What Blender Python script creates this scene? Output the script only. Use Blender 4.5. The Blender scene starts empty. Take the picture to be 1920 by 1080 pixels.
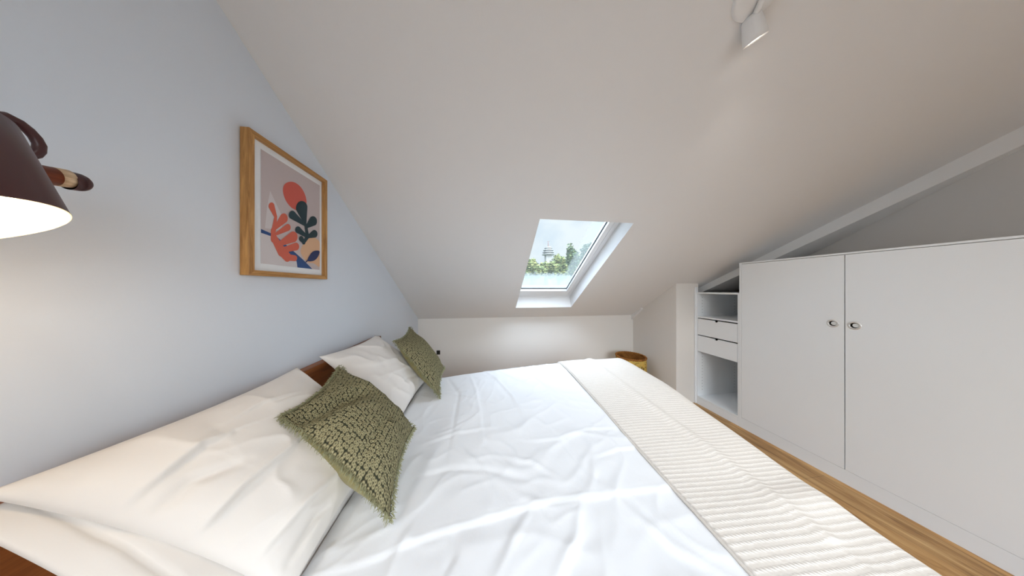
import bpy, bmesh, math, random
import numpy as np
from mathutils import Vector, Matrix, noise

random.seed(7)
SC = bpy.context.scene
COL = SC.collection
PI = math.pi

# ------------------------------------------------------------------ camera geometry
F = 390.0                         # focal length in pixels of a 1920-wide frame
PSI = math.atan(52 / F)           # yaw to the right
EYE = 1.48                        # camera height above the floor


def ray(x, y):
    c = (x - 960) / F
    return Vector((c * math.cos(PSI) + math.sin(PSI), -c * math.sin(PSI) + math.cos(PSI), -(y - 540) / F))


def on_x(x, y, X):
    r = ray(x, y); t = X / r.x
    return Vector((r.x * t, r.y * t, r.z * t + EYE))


def on_z(x, y, Z):
    r = ray(x, y); t = (Z - EYE) / r.z
    return Vector((r.x * t, r.y * t, Z))


def on_plane(x, y, p, n):
    r = ray(x, y); o = Vector((0, 0, EYE)); t = (p - o).dot(n) / r.dot(n)
    return o + r * t


# ------------------------------------------------------------------ materials
MATS = {}


def lin(r, g, b):
    def f(c):
        c /= 255
        return c / 12.92 if c <= .04045 else ((c + .055) / 1.055) ** 2.4
    return (f(r), f(g), f(b), 1)


def mat(name, col, rough=.6, metal=0, spec=.4):
    m = bpy.data.materials.new(name); m.use_nodes = True
    b = m.node_tree.nodes['Principled BSDF']
    b.inputs['Base Color'].default_value = col
    b.inputs['Roughness'].default_value = rough
    b.inputs['Metallic'].default_value = metal
    b.inputs['Specular IOR Level'].default_value = spec
    MATS[name] = m
    return m


def nd(m, kind, **kw):
    n = m.node_tree.nodes.new(kind)
    for k, v in kw.items():
        if k in n.inputs:
            n.inputs[k].default_value = v
        else:
            setattr(n, k, v)
    return n


def ln(m, a, b):
    m.node_tree.links.new(a, b)


def bsdf(m):
    return m.node_tree.nodes['Principled BSDF']


def ramp(m, fac, stops):
    r = nd(m, 'ShaderNodeValToRGB')
    e = r.color_ramp.elements
    e[0].position, e[0].color = stops[0]
    e[1].position, e[1].color = stops[-1]
    for p, c in stops[1:-1]:
        x = e.new(p); x.color = c
    ln(m, fac, r.inputs['Fac'])
    return r


def bump(m, height, strength=.3, dist=.01):
    b = nd(m, 'ShaderNodeBump'); b.inputs['Strength'].default_value = strength
    b.inputs['Distance'].default_value = dist
    ln(m, height, b.inputs['Height']); ln(m, b.outputs['Normal'], bsdf(m).inputs['Normal'])
    return b


def coords(m, kind='Object', scale=(1, 1, 1)):
    t = nd(m, 'ShaderNodeTexCoord'); mp = nd(m, 'ShaderNodeMapping')
    mp.inputs['Scale'].default_value = scale
    ln(m, t.outputs[kind], mp.inputs['Vector'])
    return mp.outputs['Vector']


def paint(name, col, rough=.85):
    m = mat(name, col, rough, spec=.25)
    n = nd(m, 'ShaderNodeTexNoise', Scale=120.0, Detail=3.0)
    ln(m, coords(m), n.inputs['Vector'])
    bump(m, n.outputs['Fac'], .06, .004)
    return m


def wood(name, dark, light, scale, rough=.5, axis=1, bands=6.0):
    """Grain stretched along one axis."""
    m = mat(name, light, rough)
    s = [scale * bands, scale * bands, scale * bands]; s[axis] = scale
    v = coords(m, 'Object', s)
    n = nd(m, 'ShaderNodeTexNoise', Scale=1.0, Detail=6.0, Roughness=.65, Distortion=.6)
    ln(m, v, n.inputs['Vector'])
    r = ramp(m, n.outputs['Fac'], [(.3, dark), (.5, tuple((a + b) / 2 for a, b in zip(dark, light))), (.68, light)])
    ln(m, r.outputs['Color'], bsdf(m).inputs['Base Color'])
    bump(m, n.outputs['Fac'], .08, .003)
    return m


WALL = paint('white_wall_paint', (.80, .765, .725, 1))
WALLC = paint('cool_white_wall_paint', (.72, .765, .83, 1))
CEIL = paint('white_ceiling_paint', (.80, .785, .775, 1))
TRIM = paint('white_trim_paint', (.82, .81, .80, 1), .6)
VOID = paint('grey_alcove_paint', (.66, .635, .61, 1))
LACQ = mat('white_lacquer', (.865, .89, .91, 1), .32)
LACQIN = mat('white_cabinet_inside', (.76, .78, .78, 1), .5)
DARKGAP = mat('dark_gap', (.012, .011, .011, 1), .9)
PVC = mat('white_window_frame', (.86, .87, .88, 1), .35)
GASKET = mat('black_gasket', (.015, .016, .018, 1), .6)
GREYSEAL = mat('grey_seal', (.22, .22, .23, 1), .6)
OAK = wood('oak_frame', lin(140, 92, 42), lin(205, 155, 92), 5, .45, 2, 14)
OAKH = wood('oak_frame_across', lin(140, 92, 42), lin(205, 155, 92), 5, .45, 1, 14)
HEAD = wood('brown_headboard', lin(105, 55, 22), lin(165, 98, 48), 2.2, .4, 1, 9)
BANDW = wood('pale_wood_band', lin(165, 128, 92), lin(232, 205, 170), 12, .4, 1, 8)
REDW = wood('reddish_wood', lin(84, 34, 16), lin(140, 66, 32), 12, .35, 1, 8)
LAMPM = mat('dark_maroon_metal', lin(66, 30, 30), .38, 0, .5)
LAMPIN = mat('cream_shade_inside', (.40, .36, .285, 1), .7)
CHROME = mat('chrome', (.8, .8, .78, 1), .2, 1)
BRUSH = mat('satin_nickel', (.72, .71, .69, 1), .3, .7)
BLACK = mat('black_plastic', (.015, .014, .013, 1), .45)


def emission(name, col, s):
    m = bpy.data.materials.new(name); m.use_nodes = True
    nt = m.node_tree; nt.nodes.clear()
    o = nt.nodes.new('ShaderNodeOutputMaterial'); e = nt.nodes.new('ShaderNodeEmission')
    e.inputs['Color'].default_value = col; e.inputs['Strength'].default_value = s
    nt.links.new(e.outputs[0], o.inputs[0]); MATS[name] = m
    return m


BULB = emission('lit_bulb', (1, .84, .62, 1), 14)
LEDM = emission('lit_led', (1, .93, .82, 1), 9)


def cloth(name, col, weave=900.0, rough=.9):
    m = mat(name, col, rough, spec=.15)
    bsdf(m).inputs['Sheen Weight'].default_value = .15
    n = nd(m, 'ShaderNodeTexNoise', Scale=9.0, Detail=5.0, Roughness=.6)
    ln(m, coords(m), n.inputs['Vector'])
    bump(m, n.outputs['Fac'], .12, .012)
    return m


DUVET = cloth('white_cotton', (.87, .87, .88, 1))
PILLOW = cloth('cream_white_cotton', (.82, .775, .73, 1))
SHEET = cloth('white_sheet', (.83, .80, .75, 1))
OLIVE = cloth('plain_olive_cloth', lin(140, 128, 76))

# knitted cushion front: rounded loops with dark gaps
KNIT = mat('sage_knit', lin(130, 132, 104), .95, spec=.1)
_t = nd(KNIT, 'ShaderNodeTexCoord'); _mp = nd(KNIT, 'ShaderNodeMapping')
_mp.inputs['Scale'].default_value = (38, 44, 1)
ln(KNIT, _t.outputs['UV'], _mp.inputs['Vector'])
_v = nd(KNIT, 'ShaderNodeTexVoronoi', Scale=1.0, Randomness=.42)
_v.voronoi_dimensions = '2D'
ln(KNIT, _mp.outputs['Vector'], _v.inputs['Vector'])
_r = ramp(KNIT, _v.outputs['Distance'], [(.03, lin(104, 106, 82)), (.16, lin(160, 151, 114)), (.33, lin(206, 196, 154)), (.47, lin(160, 151, 116)), (.62, lin(52, 54, 42))])
ln(KNIT, _r.outputs['Color'], bsdf(KNIT).inputs['Base Color'])
_h = ramp(KNIT, _v.outputs['Distance'], [(.03, (.45, .45, .45, 1)), (.3, (1, 1, 1, 1)), (.62, (0, 0, 0, 1))])
bump(KNIT, _h.outputs['Color'], .9, .012)
FRINGE = mat('sage_fringe', lin(150, 148, 116), .95, spec=.1)

# waffle blanket
WAF = mat('cream_waffle_knit', (.86, .82, .77, 1), .95, spec=.1)
_uv = nd(WAF, 'ShaderNodeTexCoord'); _sx = nd(WAF, 'ShaderNodeSeparateXYZ')
ln(WAF, _uv.outputs['UV'], _sx.inputs['Vector'])


def mth(m, op, a, b=None, c=None):
    n = nd(m, 'ShaderNodeMath'); n.operation = op
    for i, v in enumerate((a, b, c)):
        if v is None: continue
        if isinstance(v, (int, float)): n.inputs[i].default_value = v
        else: ln(m, v, n.inputs[i])
    return n.outputs[0]


_wn = nd(WAF, 'ShaderNodeTexNoise', Scale=55.0, Detail=2.0)
ln(WAF, _uv.outputs['UV'], _wn.inputs['Vector'])
_wob = mth(WAF, 'MULTIPLY', mth(WAF, 'SUBTRACT', _wn.outputs['Fac'], .5), .007)
_row = mth(WAF, 'SINE', mth(WAF, 'MULTIPLY', mth(WAF, 'ADD', _sx.outputs['Y'], _wob), 2 * PI / .0185))
_c1 = mth(WAF, 'SINE', mth(WAF, 'MULTIPLY', mth(WAF, 'ADD', _sx.outputs['X'], mth(WAF, 'MULTIPLY', _sx.outputs['Y'], .8)), 2 * PI / .014))
_rowp = mth(WAF, 'POWER', mth(WAF, 'MULTIPLY_ADD', _row, .5, .5), 2.0)
_ht = mth(WAF, 'ADD', mth(WAF, 'MULTIPLY', _rowp, mth(WAF, 'MULTIPLY_ADD', _c1, .35, .65)), mth(WAF, 'MULTIPLY', _wn.outputs['Fac'], .5))
_wr = ramp(WAF, _ht, [(.1, (.74, .675, .605, 1)), (.9, (.86, .80, .735, 1))])
ln(WAF, _wr.outputs['Color'], bsdf(WAF).inputs['Base Color'])
bump(WAF, _ht, .4, .004)

# oak floor boards
FLOOR = mat('oak_floor_boards', lin(170, 128, 80), .42)
_fv = coords(FLOOR, 'Object', (1, 1, 1))
_br = nd(FLOOR, 'ShaderNodeTexBrick', Scale=1.0)
_br.inputs['Mortar Size'].default_value = .0015
_br.inputs['Brick Width'].default_value = 1.3; _br.inputs['Row Height'].default_value = .19
_br.inputs['Color1'].default_value = (.35, .35, .35, 1); _br.inputs['Color2'].default_value = (.75, .75, .75, 1)
_br.inputs['Mortar'].default_value = (0, 0, 0, 1)
_rot = nd(FLOOR, 'ShaderNodeMapping'); _rot.inputs['Rotation'].default_value = (0, 0, PI / 2)
ln(FLOOR, _fv, _rot.inputs['Vector']); ln(FLOOR, _rot.outputs['Vector'], _br.inputs['Vector'])
_gm = nd(FLOOR, 'ShaderNodeMapping'); _gm.inputs['Scale'].default_value = (14, 1.6, 1)
ln(FLOOR, _fv, _gm.inputs['Vector'])
_gn = nd(FLOOR, 'ShaderNodeTexNoise', Scale=1.0, Detail=7.0, Roughness=.65, Distortion=1.2)
ln(FLOOR, _gm.outputs['Vector'], _gn.inputs['Vector'])
_gr = ramp(FLOOR, _gn.outputs['Fac'], [(.3, lin(112, 74, 36)), (.48, lin(168, 124, 72)), (.7, lin(205, 166, 112))])
_mx = nd(FLOOR, 'ShaderNodeMix'); _mx.data_type = 'RGBA'; _mx.blend_type = 'OVERLAY'
_mx.inputs[0].default_value = .45
ln(FLOOR, _gr.outputs['Color'], _mx.inputs[6]); ln(FLOOR, _br.outputs['Color'], _mx.inputs[7])
ln(FLOOR, _mx.outputs[2], bsdf(FLOOR).inputs['Base Color'])
bump(FLOOR, _gn.outputs['Fac'], .06, .003)

# woven basket with painted leaves
BASK = mat('yellow_patterned_weave', lin(200, 160, 70), .8)
_bv = coords(BASK, 'Object', (1, 1, 1))
_bn = nd(BASK, 'ShaderNodeTexNoise', Scale=16.0, Detail=2.0, Distortion=2.0)
ln(BASK, _bv, _bn.inputs['Vector'])
_bc = ramp(BASK, _bn.outputs['Fac'], [(.33, lin(70, 62, 48)), (.39, lin(150, 125, 60)), (.45, lin(205, 165, 75)), (.58, lin(214, 178, 92)), (.66, lin(150, 150, 90))])
ln(BASK, _bc.outputs['Color'], bsdf(BASK).inputs['Base Color'])
_bw = nd(BASK, 'ShaderNodeTexWave', Scale=28.0); _bw.bands_direction = 'Z'
ln(BASK, _bv, _bw.inputs['Vector']); bump(BASK, _bw.outputs['Color'], .5, .006)
BASKIN = wood('brown_basket_weave', lin(110, 62, 18), lin(176, 116, 48), 14, .8, 2, 1)


# ------------------------------------------------------------------ object helpers
def obj(name, verts, faces, m, parent=None, smooth=False, uvs=None, slots=None, fmat=None):
    me = bpy.data.meshes.new(name)
    me.from_pydata([tuple(v) for v in verts], [], faces)
    for s in (slots or [m]):
        me.materials.append(s)
    if fmat:
        for p, i in zip(me.polygons, fmat): p.material_index = i
    if smooth:
        me.polygons.foreach_set('use_smooth', [True] * len(me.polygons))
    if uvs is not None:
        ul = me.uv_layers.new(name='UVMap')
        for l in me.loops: ul.data[l.index].uv = uvs[l.vertex_index]
    me.update()
    o = bpy.data.objects.new(name, me); COL.objects.link(o)
    if parent is not None:
        o.parent = parent
        o.matrix_parent_inverse = Matrix.Identity(4)
        o.location = -Vector(parent['_base']) if '_base' in parent else (0, 0, 0)
    return o


def finish_bm(name, bm, m, parent=None, smooth=False, slots=None):
    bmesh.ops.recalc_face_normals(bm, faces=bm.faces)
    me = bpy.data.meshes.new(name); bm.to_mesh(me); bm.free()
    for s in (slots or [m]): me.materials.append(s)
    if smooth: me.polygons.foreach_set('use_smooth', [True] * len(me.polygons))
    o = bpy.data.objects.new(name, me); COL.objects.link(o)
    if parent is not None:
        o.parent = parent
        o.location = -Vector(parent['_base']) if '_base' in parent else (0, 0, 0)
    return o


def thing(name, label, cat, base=(0, 0, 0), group=None):
    o = bpy.data.objects.new(name, None); COL.objects.link(o)
    o.location = base; o['_base'] = tuple(base); o.empty_display_size = .1
    return tag(o, label, cat, group)


def tag(o, label, cat, group=None):
    o['label'] = label; o['category'] = cat
    if group: o['group'] = group
    return o


def struct(o, label=None):
    o['kind'] = 'structure'
    if label: o['label'] = label
    return o


def add_box(bm, a, b, bev=0.0):
    lo = [min(p, q) for p, q in zip(a, b)]; hi = [max(p, q) for p, q in zip(a, b)]
    vs = [bm.verts.new((x, y, z)) for x in (lo[0], hi[0]) for y in (lo[1], hi[1]) for z in (lo[2], hi[2])]
    fs = [bm.faces.new([vs[i] for i in f]) for f in ((0, 1, 3, 2), (4, 6, 7, 5), (0, 4, 5, 1), (2, 3, 7, 6), (0, 2, 6, 4), (1, 5, 7, 3))]
    if bev > 0:
        es = list({e for f in fs for e in f.edges})
        bmesh.ops.bevel(bm, geom=es, offset=bev, segments=2, affect='EDGES', profile=.5)
    return fs


def box(name, a, b, m, parent=None, bev=0.0):
    bm = bmesh.new(); add_box(bm, a, b, bev)
    return finish_bm(name, bm, m, parent)


def add_prism(bm, poly, off):
    """poly: list of 3D points (planar), extruded by vector off."""
    n = len(poly); off = Vector(off)
    a = [bm.verts.new(Vector(p)) for p in poly]; b = [bm.verts.new(Vector(p) + off) for p in poly]
    bm.faces.new(a); bm.faces.new(b[::-1])
    for i in range(n):
        bm.faces.new([a[i], a[(i + 1) % n], b[(i + 1) % n], b[i]])


def frame_of(axis):
    n = Vector(axis).normalized()
    u = n.cross(Vector((0, 0, 1)))
    if u.length < .05: u = n.cross(Vector((0, 1, 0)))
    u.normalize()
    return n, u, n.cross(u)


def add_lathe(bm, c, axis, prof, seg=48, cap0=False, cap1=False):
    """prof: list of (height along axis, radius)."""
    n, u, v = frame_of(axis); c = Vector(c); rings = []
    for h, r in prof:
        rings.append([bm.verts.new(c + n * h + (u * math.cos(2 * PI * k / seg) + v * math.sin(2 * PI * k / seg)) * r) for k in range(seg)])
    for a, b in zip(rings, rings[1:]):
        for k in range(seg):
            bm.faces.new([a[k], a[(k + 1) % seg], b[(k + 1) % seg], b[k]])
    if cap0: bm.faces.new(rings[0])
    if cap1: bm.faces.new(rings[-1][::-1])


def add_tube(bm, pts, r, seg=10, closed=False):
    pts = [Vector(p) for p in pts]; n = len(pts); rings = []
    pu = None
    for i, p in enumerate(pts):
        if closed: d = pts[(i + 1) % n] - pts[i - 1]
        else: d = pts[min(i + 1, n - 1)] - pts[max(i - 1, 0)]
        d.normalize()
        if pu is None:
            _, u, _ = frame_of(d)
        else:
            u = pu - d * pu.dot(d)
            u.normalize()
        pu = u; v = d.cross(u)
        rr = r[i] if isinstance(r, (list, tuple)) else r
        rings.append([bm.verts.new(p + (u * math.cos(2 * PI * k / seg) + v * math.sin(2 * PI * k / seg)) * rr) for k in range(seg)])
    m = n if closed else n - 1
    for i in range(m):
        a, b = rings[i], rings[(i + 1) % n]
        for k in range(seg):
            bm.faces.new([a[k], a[(k + 1) % seg], b[(k + 1) % seg], b[k]])
    if not closed:
        bm.faces.new(rings[0][::-1]); bm.faces.new(rings[-1])


def fbm(x, y, z=0.0, o=4):
    s, a = 0.0, 1.0
    for _ in range(o):
        s += a * noise.noise((x, y, z)); x *= 2.03; y *= 2.03; z += 7.7; a *= .5
    return s


def seg_dist(px, py, pts):
    """distance arrays from points to a polyline, and the parameter along it."""
    best = np.full(px.shape, 1e9); par = np.zeros(px.shape); side = np.zeros(px.shape)
    for i in range(len(pts) - 1):
        ax, ay = pts[i]; bx, by = pts[i + 1]
        dx, dy = bx - ax, by - ay; L = dx * dx + dy * dy + 1e-12
        t = np.clip(((px - ax) * dx + (py - ay) * dy) / L, 0, 1)
        ex = px - ax - t * dx; ey = py - ay - t * dy
        d = np.hypot(ex, ey); k = d < best
        best = np.where(k, d, best); par = np.where(k, (i + t) / (len(pts) - 1), par)
        side = np.where(k, np.sign(dx * ey - dy * ex), side)
    return best, par, side


# ------------------------------------------------------------------ the room
XL, XR, YB, YR = -.94, 3.40, 3.134, -1.7
Z0, TS = 1.577 + EYE, .645             # ceiling plane z = Z0 - TS*y
YF = .45                                # where the slope meets the flat ceiling


def cz(y):
    return Z0 - TS * y


struct(box('floor', (XL - .1, YR - .1, -.12), (XR + .1, YB + .1, 0), FLOOR))
bm = bmesh.new()
ly0, ly1, lz0, lz1 = -1.5, -.45, .95, 2.3  # window opening added behind the camera to brighten the wardrobe
add_box(bm, (XL - .12, YR - .1, 0), (XL, ly0, 3.2)); add_box(bm, (XL - .12, ly1, 0), (XL, YB + .1, 3.2))
add_box(bm, (XL - .12, ly0, 0), (XL, ly1, lz0)); add_box(bm, (XL - .12, ly0, lz1), (XL, ly1, 3.2))
struct(finish_bm('wall_left', bm, WALLC))
w3 = bpy.data.objects.new('added_window_3', None); COL.objects.link(w3); w3.location = (XL, -1, lz0); w3['_base'] = (XL, -1, lz0)
struct(w3, 'added white window in the left wall, unseen, brightens the wardrobe')
bm = bmesh.new()
for a, b in (((ly0, lz0), (ly0 + .05, lz1)), ((ly1 - .05, lz0), (ly1, lz1)), ((ly0, lz0), (ly1, lz0 + .05)), ((ly0, lz1 - .05), (ly1, lz1))):
    add_box(bm, (XL - .09, a[0], a[1]), (XL - .03, b[0], b[1]))
finish_bm('added_window_frame', bm, PVC, w3)
struct(box('wall_far', (XL, YB, 0), (2.431, YB + .12, cz(YB) + .02), WALL))
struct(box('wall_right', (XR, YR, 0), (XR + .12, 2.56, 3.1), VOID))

# boxed-in corner wall between the far wall and the shelf unit
bm = bmesh.new()
add_prism(bm, [(2.431, 2.356, 0), (2.431, YB + .12, 0), (2.431, YB + .12, cz(YB + .12) + .03), (2.431, 2.356, cz(2.356) + .03)], (.32, 0, 0))
struct(finish_bm('wall_corner', bm, WALL), 'white boxed wall in the far right corner')
NICHESHADE = wood('niche_shade_brown', (.10, .078, .062, 1), (.17, .135, .11, 1), 3, .8, 1, 8)  # grained dark brown, the dimness of the niche put into its colour
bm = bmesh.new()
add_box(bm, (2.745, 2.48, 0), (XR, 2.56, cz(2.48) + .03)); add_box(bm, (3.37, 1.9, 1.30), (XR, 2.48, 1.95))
struct(finish_bm('wall_niche', bm, NICHESHADE), 'back of the niche above the shelf unit, its shade put into the dark colour')

# rear wall (behind the camera) with a window opening added to let in daylight
bm = bmesh.new()
wx0, wx1, wz0, wz1 = .3, 2.3, .95, 2.25
add_box(bm, (XL, YR - .12, 0), (wx0, YR, 2.9)); add_box(bm, (wx1, YR - .12, 0), (XR, YR, 2.9))
add_box(bm, (wx0, YR - .12, 0), (wx1, YR, wz0)); add_box(bm, (wx0, YR - .12, wz1), (wx1, YR, 2.9))
struct(finish_bm('wall_rear', bm, WALL))
w2 = bpy.data.objects.new('added_window_2', None); COL.objects.link(w2); w2.location = (1.3, YR, wz0); w2['_base'] = (1.3, YR, wz0)
struct(w2, 'added white window in the rear wall, unseen, lets in daylight')
bm = bmesh.new()
for a, b in (((wx0, wz0), (wx0 + .06, wz1)), ((wx1 - .06, wz0), (wx1, wz1)), ((wx0, wz0), (wx1, wz0 + .06)), ((wx0, wz1 - .06), (wx1, wz1)), ((1.27, wz0), (1.33, wz1))):
    add_box(bm, (a[0], YR - .09, a[1]), (b[0], YR - .03, b[1]))
finish_bm('added_window_frame', bm, PVC, w2)

# ceiling: sloped slab with the skylight opening, then a flat part behind
ox0, ox1, oy0, oy1 = .436, 1.247, 1.60, 2.875       # opening in the ceiling plane
fx0, fx1, fy0, fy1 = .36, 1.247, 1.60, 2.915        # same opening at the window frame
D = .2
bm = bmesh.new()


def cv(x, y, d=0.0):
    return bm.verts.new((x, y, cz(y) + d))


ya, yb = YF, YB + .12
xa, xb = XL - .1, XR + .1
o4 = [(xa, ya), (xb, ya), (xb, yb), (xa, yb)]
i4 = [(ox0, oy0), (ox1, oy0), (ox1, oy1), (ox0, oy1)]
f4 = [(fx0, fy0), (fx1, fy0), (fx1, fy1), (fx0, fy1)]
lo = [cv(*p) for p in o4]; li = [cv(*p) for p in i4]
ho = [cv(p[0], p[1], D + .08) for p in o4]; hi = [cv(p[0], p[1], D + .08) for p in f4]
hm = [cv(p[0], p[1], D - .03) for p in f4]
for k in range(4):
    j = (k + 1) % 4
    bm.faces.new([lo[k], lo[j], li[j], li[k]])
    bm.faces.new([ho[k], hi[k], hi[j], ho[j]])
    bm.faces.new([li[k], li[j], hm[j], hm[k]])
    bm.faces.new([hm[k], hm[j], hi[j], hi[k]])
    bm.faces.new([lo[k], ho[k], ho[j], lo[j]])
add_box(bm, (xa, YR - .12, cz(YF)), (xb, YF, cz(YF) + .28))
struct(finish_bm('ceiling', bm, CEIL))

# boarded beam under the ceiling on the right, with its soffit back to the wall
bm = bmesh.new()


def bx(y):
    return 3.62 - .31 * y


ys = [2.50, 2.1, 1.6, 1.2, .867, .72]
rows = []
for y in ys:
    hgt = .078 + (2.43 - y) * .026
    x = min(bx(y), XR - .005); xw = XR + .01
    rows.append([bm.verts.new(p) for p in ((x, y, cz(y) + .02), (x, y, cz(y) - hgt), (xw, y, cz(y) - hgt), (xw, y, cz(y) + .02))])
for a, b in zip(rows, rows[1:]):
    for k in range(4):
        bm.faces.new([a[k], a[(k + 1) % 4], b[(k + 1) % 4], b[k]])
bm.faces.new(rows[0]); bm.faces.new(rows[-1][::-1])
struct(finish_bm('trim_1', bm, TRIM), 'white sloping boarded beam above the wardrobe')
bm = bmesh.new()
pts = [(2.431, 3.134, cz(3.134) - .075), (2.431, 3.134, cz(3.134)), (2.431, 2.92, cz(2.92)), (2.431, 2.92, cz(2.92) - .02)]
add_prism(bm, pts, (-.035, 0, 0))
struct(finish_bm('trim_2', bm, TRIM), 'short white strip under the ceiling in the far right corner')

# ------------------------------------------------------------------ skylight
sk = bpy.data.objects.new('window_1', None); COL.objects.link(sk)
sk.location = (.84, 2.25, cz(2.25) + D); sk['_base'] = tuple(sk.location)
struct(sk, 'white framed skylight in the sloped ceiling')


def slab(bm, x0, x1, y0, y1, d0, d1):
    vs = [bm.verts.new((x, y, cz(y) + d)) for x in (x0, x1) for y in (y0, y1) for d in (d0, d1)]
    for f in ((0, 1, 3, 2), (4, 6, 7, 5), (0, 4, 5, 1), (2, 3, 7, 6), (0, 2, 6, 4), (1, 5, 7, 3)):
        bm.faces.new([vs[i] for i in f])


def ring(bm, x0, x1, y0, y1, wl, wr, wt, wb, d0, d1):
    """rectangular frame in the roof plane; outer bounds and the four widths."""
    slab(bm, x0, x0 + wl, y0, y1, d0, d1); slab(bm, x1 - wr, x1, y0, y1, d0, d1)
    slab(bm, x0 + wl, x1 - wr, y0, y0 + wt, d0, d1); slab(bm, x0 + wl, x1 - wr, y1 - wb, y1, d0, d1)


bm = bmesh.new(); ring(bm, fx0, fx1, fy0, fy1, .03, .045, .03, .04, .185, .27)
finish_bm('fixed_frame', bm, PVC, sk)
bm = bmesh.new(); ring(bm, fx0 + .03, fx1 - .045, fy0 + .03, fy1 - .04, .01, .012, .012, .012, .204, .26)
finish_bm('seal', bm, GREYSEAL, sk)
bm = bmesh.new(); ring(bm, fx0 + .04, fx1 - .057, fy0 + .042, fy1 - .052, .075, .05, .06, .085, .172, .25)
finish_bm('sash', bm, PVC, sk)
gx0, gx1, gy0, gy1 = fx0 + .115, fx1 - .107, fy0 + .102, fy1 - .137
bm = bmesh.new(); ring(bm, gx0 - .004, gx1 + .004, gy0, gy1 + .003, .004, .009, .008, .006, .203, .22)
finish_bm('gasket', bm, GASKET, sk)

GLASS = bpy.data.materials.new('skylight_glass'); GLASS.use_nodes = True
nt = GLASS.node_tree; nt.nodes.clear()
out = nd(GLASS, 'ShaderNodeOutputMaterial')
tr = nd(GLASS, 'ShaderNodeBsdfTransparent'); tr.inputs['Color'].default_value = (.95, .97, .97, 1)
gl = nd(GLASS, 'ShaderNodeBsdfGlossy'); gl.inputs['Roughness'].default_value = .02
m1 = nd(GLASS, 'ShaderNodeMixShader')
m1.inputs[0].default_value = .03; ln(GLASS, tr.outputs[0], m1.inputs[1]); ln(GLASS, gl.outputs[0], m1.inputs[2])
fog = nd(GLASS, 'ShaderNodeBsdfTranslucent'); fog.inputs['Color'].default_value = (.135, .147, .138, 1)
m2 = nd(GLASS, 'ShaderNodeMixShader')
# condensation along the lower and right rim of the pane (pane UV: x right, y towards the eaves)
uvn = nd(GLASS, 'ShaderNodeTexCoord'); sp = nd(GLASS, 'ShaderNodeSeparateXYZ'); ln(GLASS, uvn.outputs['UV'], sp.inputs[0])
nz = nd(GLASS, 'ShaderNodeTexNoise', Scale=26.0, Detail=4.0); ln(GLASS, uvn.outputs['UV'], nz.inputs['Vector'])
wob = mth(GLASS, 'MULTIPLY', mth(GLASS, 'SUBTRACT', nz.outputs['Fac'], .5), .10)
eb = mth(GLASS, 'ADD', sp.outputs['Y'], wob)
er = mth(GLASS, 'ADD', sp.outputs['X'], wob)
mb = nd(GLASS, 'ShaderNodeMapRange'); mb.inputs[1].default_value = .70; mb.inputs[2].default_value = .78; ln(GLASS, eb, mb.inputs[0])
mr = nd(GLASS, 'ShaderNodeMapRange'); mr.inputs[1].default_value = .74; mr.inputs[2].default_value = .82; ln(GLASS, er, mr.inputs[0])
mk = mth(GLASS, 'MAXIMUM', mth(GLASS, 'MULTIPLY', mb.outputs[0], .8), mth(GLASS, 'MULTIPLY', mr.outputs[0], .45))
veil = mth(GLASS, 'MAXIMUM', mk, .12)
ln(GLASS, veil, m2.inputs[0]); ln(GLASS, m1.outputs[0], m2.inputs[1]); ln(GLASS, fog.outputs[0], m2.inputs[2])
ln(GLASS, m2.outputs[0], out.inputs[0])
vs = [(x, y, cz(y) + .212) for x, y in ((gx0, gy0), (gx1, gy0), (gx1, gy1), (gx0, gy1))]
obj('pane', vs, [(0, 1, 2, 3)], GLASS, sk, uvs=[(0, 0), (1, 0), (1, 1), (0, 1)])

# ------------------------------------------------------------------ wardrobe (right)
XW = 2.703                                   # its front plane
ZT = EYE + .268; ZDT = EYE + .2535; ZDB = EYE - 1.372
YE, YG = 1.884, .56                          # far and near ends
wd = thing('wardrobe', 'long low white wardrobe with two flush doors and round finger pulls', 'wardrobe', (XW + .25, 1.2, 0))
G = .0022
bm = bmesh.new()
T = .0135
add_box(bm, (XW, YG, ZT - T), (3.3, YE, ZT), .001)              # top
add_box(bm, (XW, YE - .018, 0), (3.3, YE, ZT - T), .001)        # far side
add_box(bm, (XW, YG, 0), (3.3, YG + .018, ZT - T), .001)        # near side
add_box(bm, (3.285, YG + .018, 0), (3.3, YE - .018, ZT - T))
finish_bm('carcass', bm, LACQ, wd)
box('plinth', (XW, YG + .018, 0), (XW + .018, YE - .018, ZDB - G), LACQ, wd)


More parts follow.
